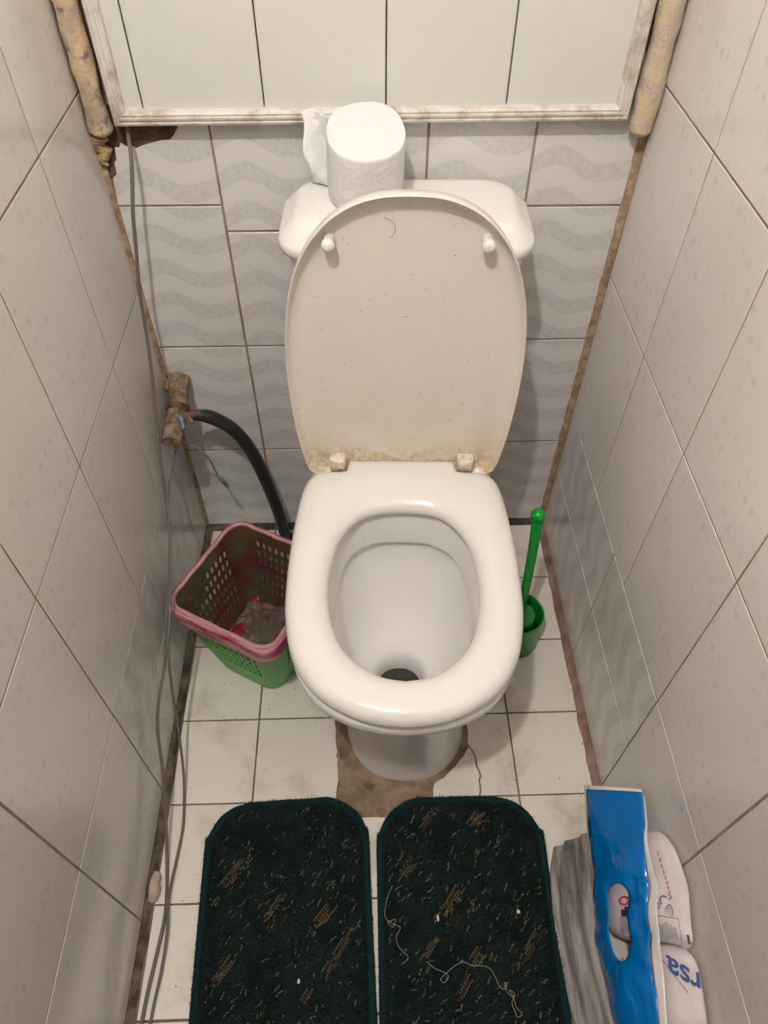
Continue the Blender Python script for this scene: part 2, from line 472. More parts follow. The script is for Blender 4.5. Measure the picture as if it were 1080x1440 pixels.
# sealant beads and gaps in the corners
def bead(name, A, B, d1, d2, w1, w2, mat, label, n=60, rough=.35, cat='sealant'):
    A, B = Vector(A), Vector(B); rings = []
    for i in range(n+1):
        p = A+(B-A)*i/n
        k1 = w1*(1+rough*noise.noise(p*38)); k2 = w2*(1+rough*noise.noise(p*38+Vector((9, 9, 9))))
        q = p+d1*k1*.42+d2*k2*.42
        rings.append([p-d1*.004-d2*.004, p+d1*k1-d2*.004, p+d1*k1, q, p+d2*k2, p+d2*k2-d1*.004])
    return obj(name, *loft(rings), mat, smooth=True, kind='structure', label=label, category=cat)
bead('trim_1', (W, 0, .012), (W, 0, .868), -X, -Y, .0105, .005, 'rust_sealant', 'rusty brown sealant bead in the wall corner under the lumpy foam', rough=.35)
bead('trim_2', (0, 0, .012), (0, 0, .845), X, -Y, .006, .006, 'rust_sealant', 'thin brown sealant bead in the wall corner by the cables', rough=.5)
bead('trim_3', (W, -.004, 0), (W, -DEPTH, 0), -X, Z, .013, .010, 'pink_sealant', 'reddish brown sealant strip along the floor by the toilet brush')
bead('trim_4', (0, -.004, -.001), (0, -DEPTH, -.001), X, Z, .0095, .010, 'dark_gap', 'dark dirty gap along the floor by the cables', rough=.5)
bead('trim_5', (0, 0, 0), (W, 0, 0), -Y, Z, .008, .012, 'dark_gap', 'dark dirty gap along the floor behind the toilet', rough=.6)

# ------------------------------------------------------------------ PVC service hatch above the cistern
HB = .879
hatch = thing('service_panel', 'pale grey plastic panel hatch in a ribbed white frame above the cistern', 'panel', (0, 0, HB))
FX0, FX1, HT = .039, .7255, 1.30
def prof(s):      # frame profile across its 20 mm: (offset inward, y)
    return [(0, -.004), (0, -.021), (.0015, -.0235), (.004, -.0245), (.005, -.0225), (.007, -.0225), (.0078, -.0245), (.0105, -.025), (.0112, -.0225), (.0132, -.0225), (.014, -.0235), (.017, -.020), (.018, -.014), (.018, -.004)]
P_ = prof(0)
def frame_piece(a, b, inn, e):   # a,b corner points in xz, inn = inward dir, e = unit along
    rings = []
    for p, s in ((a, 1), (b, -1)):
        rings.append([Vector((p[0]+inn[0]*d+e[0]*s*d, y, p[1]+inn[1]*d+e[1]*s*d)) for d, y in P_])
    return loft(rings)
for a, b, inn, e in (((FX0, 0), (FX1, .003), (0, 1), (1, 0)), ((FX1, .003), (FX1, HT), (-1, 0), (0, 1)), ((FX1, HT), (FX0, HT), (0, -1), (-1, 0)), ((FX0, HT), (FX0, 0), (1, 0), (0, -1))):
    obj('frame_strip', *frame_piece(a, b, inn, e), 'frame_pvc', hatch, True, 25)
pxs = [.043, .079, .239, .400, .5605, .7215]
for a, b in zip(pxs[:-1], pxs[1:]):
    V, F = slab([(a+.001, .004), (b-.001, .004), (b-.001, HT-.004), (a+.001, HT-.004)], .008, .0018)
    V = [(x, -.012-z, y) for x, y, z in V]
    obj('plank', V, F, 'pvc_panel', hatch, True, 30)
obj('backing', *box(FX0+.004, FX1-.004, -.004, -.0005, .004, HT-.004), 'dark_gap', hatch, False)

# lumpy foam filling the slots either side of the hatch
def lump(name, label, mat, P, r, cat, wob=.25, seg=18, n=16):
    c = spline(P, n); m = len(c)
    rr = []
    for i in range(m):
        s = i/(m-1); k = min(1, math.sqrt(max(.02, min(s, 1-s)*m*.12)))
        rr.append(r*k*(1+.12*noise.noise(c[i]*20)))
    o = obj(name, *tube(c, rr, seg, wob), mat, label=label, category=cat)
    return o
lump('foam_strip', 'grey-stained beige foam strip beside the hatch, above the hole in the tile', 'dirty_foam',
     [(.0165, -.010, .862), (.0165, -.012, .90), (.017, -.013, 1.0), (.0175, -.013, 1.3), (.0175, -.013, 2.17)], .0150, 'foam', .15, 18, 22)
lump('foam_strip', 'clean cream foam strip beside the hatch, above the rusty sealant corner', 'foam',
     [(.7485, -.014, .858), (.748, -.015, .90), (.7475, -.015, 1.0), (.747, -.016, 1.3), (.747, -.016, 2.17)], .0162, 'foam', .13, 18, 22)
c = [Vector((.007+.005*math.sin(i*1.9), -.004-.002*(i % 2), .866-.0065*i)) for i in range(8)]
obj('foam_lump', *tube(c, [.006, .012, .011, .008, .010, .007, .005, .002], 14, .6), 'rust_foam', label='rust brown foam crumbling beside the broken wall tile', category='foam')
obj('foam_lump', *tube(spline([(.010, -.765, .003), (.013, -.755, .012), (.011, -.742, .015), (.012, -.728, .004)], 4), .007, 12, .7), 'foam', label='small beige foam lump on the floor edge by the cables', category='foam')

# ------------------------------------------------------------------ toilet
toilet = thing('toilet', 'white ceramic toilet with raised seat lid and close-coupled cistern', 'toilet', (.4285, 0, 0), math.radians(-1.7))
CY = -.455; NS = 128
def angle_ring(half, n=NS, cy=CY):
    """resample a symmetric outline (half list from back centre to front centre) by angle around (0,cy)"""
    full = [Vector(p) for p in half]+[Vector((-x, y)) for x, y in half[-2:0:-1]]
    out = []
    for j in range(n):
        th = 2*math.pi*j/n+math.pi/2
        d = Vector((math.cos(th), math.sin(th))); best = None
        for i in range(len(full)):
            a, b = full[i]-Vector((0, cy)), full[(i+1) % len(full)]-Vector((0, cy))
            e = b-a; den = d.x*e.y-d.y*e.x
            if abs(den) < 1e-12: continue
            s = (a.x*e.y-a.y*e.x)/den; q = (a.x*d.y-a.y*d.x)/den
            if s > 0 and -1e-6 <= q <= 1+1e-6: best = s if best is None else max(best, s)
        out.append(d*best)
    return out          # relative to (0,cy)
def smooth_half(h, n=6):
    return [(p.x, p.y) for p in spline([(a, b, 0) for a, b in h], n)]
def r3(ring, z, s=1.0, cy=CY): return [(p.x*s, cy+p.y*s, z) for p in ring]
seat_o = angle_ring([(0, -.214), (.0885, -.214), (.0885, -.236), (.092, -.2385)]+smooth_half([(.13, -.240), (.1465, -.250), (.157, -.276), (.164, -.33), (.168, -.40), (.1685, -.46), (.165, -.515), (.151, -.575), (.121, -.622), (.077, -.652), (.036, -.6655), (0, -.669)]))
seat_i = angle_ring(smooth_half([(0, -.316), (.035, -.319), (.066, -.332), (.094, -.372), (.1065, -.431), (.106, -.492), (.091, -.548), (.065, -.582), (.032, -.602), (0, -.608)]))
def lerp(a, b, f): return [p+(q-p)*f for p, q in zip(a, b)]
prof_s = [(.02, .4145), (.0, .419), (.0, .4255), (.05, .4325), (.16, .4385), (.32, .4425), (.55, .4435), (.78, .4420), (.90, .4385), (.97, .4325), (1.0, .4255), (1.0, .4195), (.97, .4145), (.5, .4145)]
obj('seat', *loft([r3(lerp(seat_i, seat_o, f), z) for f, z in prof_s], wrap=True), 'seat_plastic', toilet, True, 60)
# seat buffers between seat and rim
for sx in (-1, 1):
    for yy in (-.33, -.56):
        hx = .135 if yy > -.5 else .112
        obj('seat_buffer', *loft([[(sx*hx+.008*math.cos(a*.5236), yy+.014*math.sin(a*.5236), z) for a in range(12)] for z in (.4035, .4145)]), 'seat_plastic', toilet)
# bowl
rim_o = angle_ring([(0, -.015), (.120, -.015), (.135, -.03)]+smooth_half([(.140, -.10), (.146, -.2), (.156, -.27), (.1625, -.34), (.1655, -.41), (.1655, -.46), (.161, -.52), (.146, -.58), (.116, -.624), (.073, -.650), (.035, -.660), (0, -.663)]))
ped_o = angle_ring([(0, -.05), (.075, -.05), (.085, -.07)]+smooth_half([(.088, -.12), (.095, -.2), (.102, -.3), (.107, -.40), (.108, -.46), (.101, -.51), (.079, -.551), (.045, -.575), (0, -.583)]))
hole = lerp(seat_i, seat_o, .12)
def sq(hx, hl, cy, z):
    return [(hx*math.copysign(abs(math.cos(t))**.9, math.cos(t)), cy+hl*math.copysign(abs(math.sin(t))**.9, math.sin(t)), z) for t in (2*math.pi*j/NS+math.pi/2 for j in range(NS))]
rings = []
for z, f, s in ((-.0028, 1, 1.015), (.004, 1, 1.015), (.012, 1, 1.0), (.10, 1, .985), (.18, .97, 1), (.25, .86, 1), (.30, .66, 1), (.335, .42, 1), (.360, .20, 1), (.374, .06, 1), (.380, .0, 1), (.386, -.02, 1.0), (.398, -.02, 1.0), (.4035, .01, 1), (.4060, .05, .985)):
    rings.append([(x+.013*max(0, f), y, z_) for x, y, z_ in r3(lerp(rim_o, ped_o, f), z, s)])
rings += [r3(lerp(hole, rim_o, .12), .406), r3(hole, .403), r3(hole, .395, .985), r3(hole, .352, .905), r3(hole, .345, .912), r3(hole, .342, .955)]
rings += [r3(hole, .325, .962), sq(.104, .136, -.459, .290), sq(.094, .116, -.462, .240), sq(.080, .094, -.463, .205), sq(.062, .066, -.464, .180), sq(.049, .049, -.464, .168), sq(.041, .041, -.465, .155), sq(.037, .037, -.466, .12), sq(.036, .036, -.466, .09)]
obj('bowl', *loft(rings), 'ceramic', toilet, True, 50)
obj('drain_water', *loft([sq(.0375, .0375, -.466, .118), sq(.0375, .0375, -.466, .122)]), 'water', toilet)
# cistern
def rr3(hx, hy, r, z, cy=-.098): return [(x, y, z) for x, y in rrect(hx, hy, r, 8, 0, cy)]
cist = obj('cistern', *loft([rr3(.128, .060, .03, .405), rr3(.136, .066, .034, .412), rr3(.146, .070, .036, .50), rr3(.156, .074, .038, .66), rr3(.160, .075, .038, .764), rr3(.157, .072, .036, .768)]), 'ceramic', toilet, True, 40)
obj('cistern_lid', *loft([rr3(.157, .073, .036, .7685), rr3(.166, .081, .040, .7692), rr3(.1700, .0845, .043, .7715), rr3(.1720, .086, .045, .777), rr3(.1722, .0862, .045, .783), rr3(.1705, .085, .045, .7875), rr3(.1665, .082, .044, .7905), rr3(.152, .0715, .038, .8055), rr3(.147, .0675, .036, .8095), rr3(.141, .062, .033, .8115), rr3(.130, .052, .028, .812)]), 'ceramic', cist, True, 60)
# raised seat lid: local frame x across, z up along the lid, -y its inner face
LH = .436
lid = link('seat_lid', None, toilet)
lid_h = smooth_half([(0, .442), (.040, .439), (.080, .424), (.115, .394), (.142, .350), (.160, .290), (.1685, .220), (.1695, .150), (.165, .075), (.1585, .025), (.152, -.008), (.135, -.024)], 5)+[(.095, -.0255), (0, -.0255)]
lid_r = angle_ring(lid_h, 112, .20)
def lr(s, y, inset=0): 
    out = []
    for p in lid_r:
        q = p*(1-inset/p.length)*s; out.append((q.x, y, .20+q.y))
    return out
pl = [lr(1, .010, .03), lr(1, .0105, .02), lr(1, .009, .006), lr(1, .003, .0008), lr(1, -.008, 0), lr(1, -.0145, .0004), lr(1, -.0155, .0014), lr(1, -.0148, .0026), lr(1, -.0050, .0050), lr(1, .0005, .013), lr(1, .0025, .022), lr(1, .003, .035)]
tiltm = Matrix.Translation((0, -.217, LH)) @ Matrix.Rotation(math.radians(-2.2), 4, 'X')
lid_me = mesh('lid_shell', *loft(pl), 'lid_plastic', True, 50)
shell = link('lid_shell', lid_me, lid, mw=tiltm)
for sx in (-1, 1):
    P0 = [(sx*.0995, -.001, .380)]
    rings = [[(sx*.0995+r*math.cos(a*math.pi/8), y, .380+r*math.sin(a*math.pi/8)) for a in range(16)] for y, r in ((.003, .0075), (-.009, .0075), (-.014, .0085), (-.019, .0085), (-.022, .0065), (-.0235, .003))]
    link('bumper', mesh('bumper', *loft(rings), 'seat_plastic', True, 60), lid, mw=tiltm)
    # hinge block at the foot of the lid
    hb = [[(sx*.105+x, y, z) for x, z in rrect(.0145, .0125, .005, 4, 0, 0)] for y, z in ((0, 0),)]
    rings = []
    for y, s in ((-.205, .9), (-.207, 1), (-.222, 1), (-.229, .92), (-.2325, .7)):
        rings.append([(sx*.104+x*s, y, .4335+z*s) for x, z in rrect(.0135, .0135, .005, 4)])
    obj('hinge', *loft(rings), 'hinge_plastic', toilet, True, 50, label='grimy yellowed hinge block')

# ------------------------------------------------------------------ toilet paper on the cistern
roll = thing('toilet_roll', 'squashed white toilet roll standing on the cistern lid', 'toilet paper', (.371, -.082, .8125), math.radians(10))
def soft(hx, hy, z, seed=0, e=2.3):
    hx, hy = hx*.95, hy*.97
    out = []
    for j in range(48):
        th = 2*math.pi*j/48; c_, s_ = math.cos(th), math.sin(th)
        x = hx*math.copysign(abs(c_)**(2/e), c_); y = hy*math.copysign(abs(s_)**(2/e), s_)
        k = 1+.02*noise.noise(Vector((c_*1.3, s_*1.3, z*14+seed)))
        out.append(Vector((x*k, y*k, z)))
    return out
rr_ = [soft(.050, .049, .0), soft(.0525, .0515, .003), soft(.053, .053, .03), soft(.0528, .056, .06), soft(.0525, .0585, .082), soft(.0522, .0582, .085), soft(.0512, .0572, .0865), soft(.035, .038, .0865), soft(.02, .02, .086), soft(.006, .007, .0845)]
sh = Matrix.Rotation(math.radians(-4), 3, 'X')
rr_ = [[Vector((p.x, p.y-p.z*.06, p.z+max(0, p.z)*(p.y*2.5+p.x*.8))) for p in r] for r in rr_]
obj('paper_body', *loft(rr_), 'paper', roll, True, 55)
# loose end standing up behind it
V, F = [], []
n, m = 12, 16
for k in range(m+1):
    for i in range(n+1):
        s, v = i/n, k/m
        x = .287+.048*s+.010*(1-v)+.003*math.sin(v*9)*(1-s)
        y = -.030-.022*(1-v)-.012*math.sin(s*3+v*4)-.004*noise.noise(Vector((s*5, v*7, 2)))-.012*(v-.5)
        z = .8125+.085*v+.003*math.sin(s*6)
        V.append((x, y, z))
for k in range(m):
    for i in range(n): F.append((k*(n+1)+i, k*(n+1)+i+1, (k+1)*(n+1)+i+1, (k+1)*(n+1)+i))
im = (Matrix.Translation((.371, -.082, .8125)) @ Matrix.Rotation(math.radians(10), 4, 'Z')).inverted()
ls = obj('loose_sheet', [im @ Vector(v) for v in V], F, 'paper', roll, True, 60, label='crumpled loose end of paper')
md = ls.modifiers.new('solid', 'SOLIDIFY'); md.thickness = .0012

# ------------------------------------------------------------------ pipe stub, hose, wires
stub = thing('pipe_stub', 'corroded brown pipe stub stuffed with blue paper in the wall corner', 'pipe', (.026, -.02, .40))
so_ = Vector((.026, -.02, .40))
A_ = [at(250, 552, x=.030), at(250, 566, x=.030), at(249, 580, x=.029), at(246, 597, x=.0285), at(242, 612, x=.028), at(240, 622, x=.0275)]
A_ = [A_[0]+Vector((0, .03, .01))]+A_
cc = spline(A_, 6)
obj('pipe_body', *tube([p-so_ for p in cc], [.0175*(.92 if i < 12 else 1) for i in range(len(cc))], 18, .35), 'rust_pipe', stub)
ring_c = spline(A_[2:4], 4)
obj('collar', *tube([p-so_ for p in ring_c[1:4]], [.0195, .0205, .0195], 18, .1), 'broken_plaster', stub)
V, F = [], []
pc = at(250, 595, x=.0285); nrm = (CAM-pc).normalized(); a1 = nrm.cross(Vector((0, 0, 1))).normalized(); a2 = a1.cross(nrm); pc = pc+nrm*.0215-a1*.002
# crumpled blue paper plug sitting on the side of the stub
rings = []
for h, s in ((-.010, 1), (.006, 1), (.010, .85), (.0115, .5)):
    rings.append([pc+nrm*(h-.001+.003*noise.noise(Vector((j, h*90, 1))))+a1*math.cos(j*.3927)*.0100*s*(1+.25*math.sin(j*2.1))+a2*math.sin(j*.3927)*.0165*s*(1+.15*math.cos(j*1.7)) for j in range(16)])
v, f = loft(rings); obj('paper_plug', [p-so_ for p in v], f, 'blue_paper', stub, True, 30, label='crumpled blue paper plug')
fo = [Vector((.014+.008*math.sin(i), -.006-.004*i, .452-.006*i)) for i in range(5)]
v, f = tube(fo, [.004, .010, .013, .013, .008], 12, .6); obj('foam_collar', [p-so_ for p in v], f, 'rust_foam', stub)

hp = [at(265, 588, y=-.080), at(277, 584, y=-.075), at(300, 588, y=-.068), at(330, 606, y=-.066), at(355, 637, y=-.064), at(374, 676, y=-.062), at(390, 716, y=-.060), at(402, 752, y=-.058)]
hp += [Vector((.205, -.055, .024)), Vector((.26, -.055, .016))]
hc = spline(hp, 8)
hose = thing('water_hose', 'thick black rubber hose arching from the pipe stub behind the bin', 'hose', tuple(hp[0]))
obj('hose_body', *tube([p-hp[0] for p in hc], [min(.0125, .007+.0055*i/14) for i in range(len(hc))], 14), 'hose_black', hose)
tc = hc[0:14]
obj('tape', *tube([p-hp[0]+Vector((0, 0, .004)) for p in tc[3:]], [.0085, .009]+[.0085]*(len(tc)-5), 12, .25), 'tape_red', hose)
obj('clamp', *tube([p-hp[0] for p in hc[0:5]], [.010, .0115, .011, .0105, .009], 12, .5), 'rust_pipe', hose)

wp = [at(253, 620, y=-.10), at(264, 625, y=-.098), at(278, 631, y=-.095), at(292, 643, y=-.092), at(300, 656, y=-.09), at(306, 668, y=-.088), at(309, 672, y=-.088)]
lead = thing('connector_lead', 'short thin brown wire with a small plug hanging from the pipe stub', 'wire', tuple(wp[0]))
obj('lead_wire', *tube([p-wp[0] for p in spline(wp, 6)], .0021, 8), 'wire_clear', lead)
e0, e1 = at(309, 672, y=-.088)-wp[0], at(320, 684, y=-.086)-wp[0]
obj('plug', *tube([e0, e0+(e1-e0)*.1, e0+(e1-e0)*.5, e0+(e1-e0)*.55, e1], [.003, .0048, .0048, .0038, .0042], 6), 'wire_clear', lead)

w1 = [at(179, 172, y=-.008), at(180, 190, y=-.010), at(184, 215, y=-.022), at(186, 250, y=-.034), at(187, 300, y=-.045), at(191, 345, y=-.050), at(194, 385, y=-.054), at(197, 415, y=-.058), at(206, 470, x=.017), at(214, 530, x=.014), at(220, 590, x=.012), at(226, 650, x=.011), at(233, 700, x=.012), at(239, 750, x=.020), at(238, 810, x=.026), at(234, 870, x=.028), at(232, 930, x=.024), at(223, 985, x=.017), at(222, 1030, x=.015), at(229, 1085, x=.018), at(233, 1150, x=.021), at(235, 1220, x=.026)]
w1 += [at(233, 1280, z=.0045), at(222, 1335, z=.0045), at(209, 1390, z=.0045), at(199, 1440, z=.0045), at(190, 1500, z=.0045), at(186, 1600, z=.0045)]
def wire(name, label, pts, r, mat):
    c = spline(pts, 10)
    c = [Vector((max(p.x, .004+r), min(p.y, -.003-r), max(p.z, r+.0005))) for p in c]
    return obj(name, *tube(c, r, 8), mat, label=label, category='cable')
wire('cable', 'grey cable running from the hole under the hatch down the corner to the floor', w1, .0028, 'wire_grey')
w2 = [at(249, 618, y=-.11), at(246, 640, y=-.115), at(238, 680, x=.017), at(236, 715, x=.022), at(240, 765, x=.028), at(239, 850, x=.036), at(237, 920, x=.034), at(243, 975, x=.030), at(250, 1020, x=.029), at(257, 1075, x=.034)]
w2 += [at(259, 1118, z=.010), at(257, 1165, z=.005), at(247, 1215, z=.007), at(237, 1262, z=.012), at(235, 1310, z=.012), at(227, 1365, z=.008), at(215, 1420, z=.004), at(209, 1470, z=.004), at(212, 1600, z=.004)]
wire('cable', 'thin grey-brown cable dropping from the pipe stub and bowing across the floor', w2, .0023, 'wire_grey')

# ------------------------------------------------------------------ waste basket and its liner
c1, c2, c3 = Vector((.117, -.183)), Vector((.016, -.352)), Vector((.207, -.456))
bc = (c1+c3)/2
ang = math.atan2((c3-c2).y, (c3-c2).x)
BH = .238; HB_, HBt = .105, .070
basket = thing('waste_basket', 'green perforated plastic waste basket on the floor beside the toilet', 'bin', (bc.x-.002, bc.y, 0), ang)
def bring(u, v, off=0):
    """point of the basket wall: u 0..1 round the rounded square, v 0..1 up"""
    h = HBt+(HB_-HBt)*v**.9+off
    r = .030
    side = 2*(h-r); L = 4*side+2*math.pi*r; s = (u % 1)*L
    per = side+math.pi*r/2
    k = int(s//per); q = s-k*per
    if q < side: p = Vector((h, -(h-r)+q))
    else:
        th = (q-side)/r; p = Vector((h-r+r*math.cos(th), h-r+r*math.sin(th)))
    p = Matrix.Rotation(k*math.pi/2, 2) @ p
    return Vector((p.x, p.y, .004+(BH-.004)*v))
V, F = [], []; NU, NV = 56, 10
def addv(p): V.append(p); return len(V)-1
gridv = [[addv(bring((i-.0)/NU, k/NV)) for i in range(NU)] for k in range(NV+1)]
for k in range(NV):
    for i in range(NU):
        a, b, c_, d = gridv[k][i], gridv[k][(i+1) % NU], gridv[k+1][(i+1) % NU], gridv[k+1][i]
        ii = i % 14
        if 1 <= ii <= 9 and 3 <= k <= 8:
            hv = []
            for j in range(8):
                th = 2*math.pi*(j+.5)/8+math.pi
                hv.append(addv(bring((i+.5+.31*math.cos(th))/NU, (k+.5+.36*math.sin(th))/NV)))
            # corner order a(-,-) b(+,-) c(+,+) d(-,+); hv starts at angle ~202deg
            F += [(a, b, hv[2], hv[1], hv[0]), (b, c_, hv[4], hv[3], hv[2]), (c_, d, hv[6], hv[5], hv[4]), (d, a, hv[0], hv[7], hv[6])]
        else: F.append((a, b, c_, d))
F.append(tuple(gridv[0])[::-1])
bo = obj('basket_wall', V, F, 'basket_green', basket, True, 35)
md = bo.modifiers.new('solid', 'SOLIDIFY'); md.thickness = .0022; md.offset = -1
rim = [bring(i/NU, .985, .001) for i in range(NU)]
obj('rim', *tube(rim, .003, 8, 0, True), 'basket_green', basket)
liner = thing('bin_liner', 'crumpled pink translucent bag lining the green waste basket', 'plastic bag', (bc.x-.002, bc.y, 0), ang)
V, F = [], []; NU2 = 112
levels = [(.085, -.020), (.16, -.011), (.30, -.008), (.5, -.0065), (.7, -.006), (.9, -.0055), (.985, -.0045), (1.012, -.004)]
for v_, off in levels:
    for i in range(NU2):
        u = i/NU2
        d = .0045*noise.noise(Vector((math.cos(6.283*u)*4, math.sin(6.283*u)*4, v_*4)))
        V.append(bring(u, v_, off-abs(d)*(1 if v_ < .95 else .2)))
for k in range(len(levels)-1):
    for i in range(NU2): F.append((k*NU2+i, k*NU2+(i+1) % NU2, (k+1)*NU2+(i+1) % NU2, (k+1)*NU2+i))
obj('film', V, F, 'liner_film', liner, True, 80)
V, F = [], []                     # folded over the rim, ragged hem outside
lv = [(1.0, -.002, .001), (1.0, -.001, .0045), (1.0, .0045, .0055), (1.0, .0066, .002), (0, .0072, 0), (0, .0080, 0), (0, .0088, 0), (0, .0092, 0)]
for q, (v_, off, dz) in enumerate(lv):
    for i in range(NU2):
        u = i/NU2
        if q > 3:
            b_ = bring(u, 1.0); dx_, dy_ = b_.x/HB_, b_.y/HB_
            ln = .035+.115*max(0, -dy_)**3+.05*max(0, -dx_)**4
            ln *= 1+.45*noise.noise(Vector((math.cos(6.283*u)*3.2, math.sin(6.283*u)*3.2, 5)))
            v2 = .99-ln*(q-3)/4
        else: v2 = v_
        p = bring(u, v2, off+.0015*noise.noise(Vector((u*60, v2*14, 3)))*(q > 3)); p.z += dz; V.append(p)
for k in range(len(lv)-1):
    for i in range(NU2): F.append((k*NU2+i, k*NU2+(i+1) % NU2, (k+1)*NU2+(i+1) % NU2, (k+1)*NU2+i))
obj('hem', V, F, 'liner_hem', liner, True, 80, label='magenta folded-over hem of the bag')
obj('rolled_edge', *tube([bring(i/NU2, 1.0, -.0015)+Vector((0, 0, .0055+.001*math.sin(i*.9))) for i in range(NU2)], .0040, 6, 0, True), 'liner_rim', liner)
V, F = [], []; n = 30
for k in range(n+1):
    for i in range(n+1):
        x, y = -.066+.132*i/n, -.066+.132*k/n
        z = .060+.028*noise.noise(Vector((x*22, y*22, 4)))+.020*abs(noise.noise(Vector((x*50, y*50, 7))))+.25*abs(x*y)*4
        z += .03*math.exp(-((x-.02)**2+(y-.03)**2)/.0012)
        V.append((x, y, z))
for k in range(n):
    for i in range(n): F.append((k*(n+1)+i, k*(n+1)+i+1, (k+1)*(n+1)+i+1, (k+1)*(n+1)+i))
obj('crumpled_base', V, F, 'liner_crumple', liner, True, 35)

# ------------------------------------------------------------------ toilet brush in its cup
BX, BY = .655, -.302
cup = thing('brush_holder', 'dark green plastic cup holding the toilet brush', 'brush holder', (BX, BY, 0))
def circ(r, z, n=28, x=0, y=0): return [(x+r*math.cos(2*math.pi*i/n), y+r*math.sin(2*math.pi*i/n), z) for i in range(n)]
obj('cup_body', *loft([circ(.046, .0005), circ(.049, .003), circ(.0475, .02), circ(.0455, .085), circ(.0475, .092), circ(.0475, .096), circ(.0445, .096), circ(.0425, .09), circ(.0425, .012)]), 'cup_green', cup, True, 45)
brush = thing('toilet_brush', 'bright green toilet brush handle standing upright from its cup', 'brush', (BX, BY, .013))
hb = [Vector((0, 0, .0)), Vector((0, 0, .075)), Vector((0, .004, .16)), Vector((-.003, .014, .28)), Vector((-.005, .022, .335))]
hs = spline(hb[1:], 8)
obj('handle', *tube(hs, [.0075+.0022*i/len(hs) for i in range(len(hs))], 14), 'brush_green', brush)
kx, kz = Vector((-.005, .025, .345)), None
bl = []
for i in range(13):
    th = math.pi*i/12; bl.append([(kx.x+.0125*math.sin(th)*math.cos(j*math.pi/10), kx.y+.0125*math.sin(th)*math.sin(j*math.pi/10), kx.z-.0125*math.cos(th)) for j in range(20)])
obj('knob', *loft(bl), 'brush_green', brush)
rgd = (CAM-(Vector((BX, BY, .013))+kx)).normalized()
hc_ = kx+Vector((-.35, -.75, .25)).normalized()*.0125
b1 = (hc_-kx).normalized(); 
obj('hang_hole', *tube([hc_-b1*.001, hc_+b1*.0006], .0036, 10), 'cup_green', brush)
bs = []
for k in range(9): bs.append(circ(.030+.003*(k % 2), .004+.009*k, 24))
obj('bristles', *loft(bs), 'cup_green', brush)

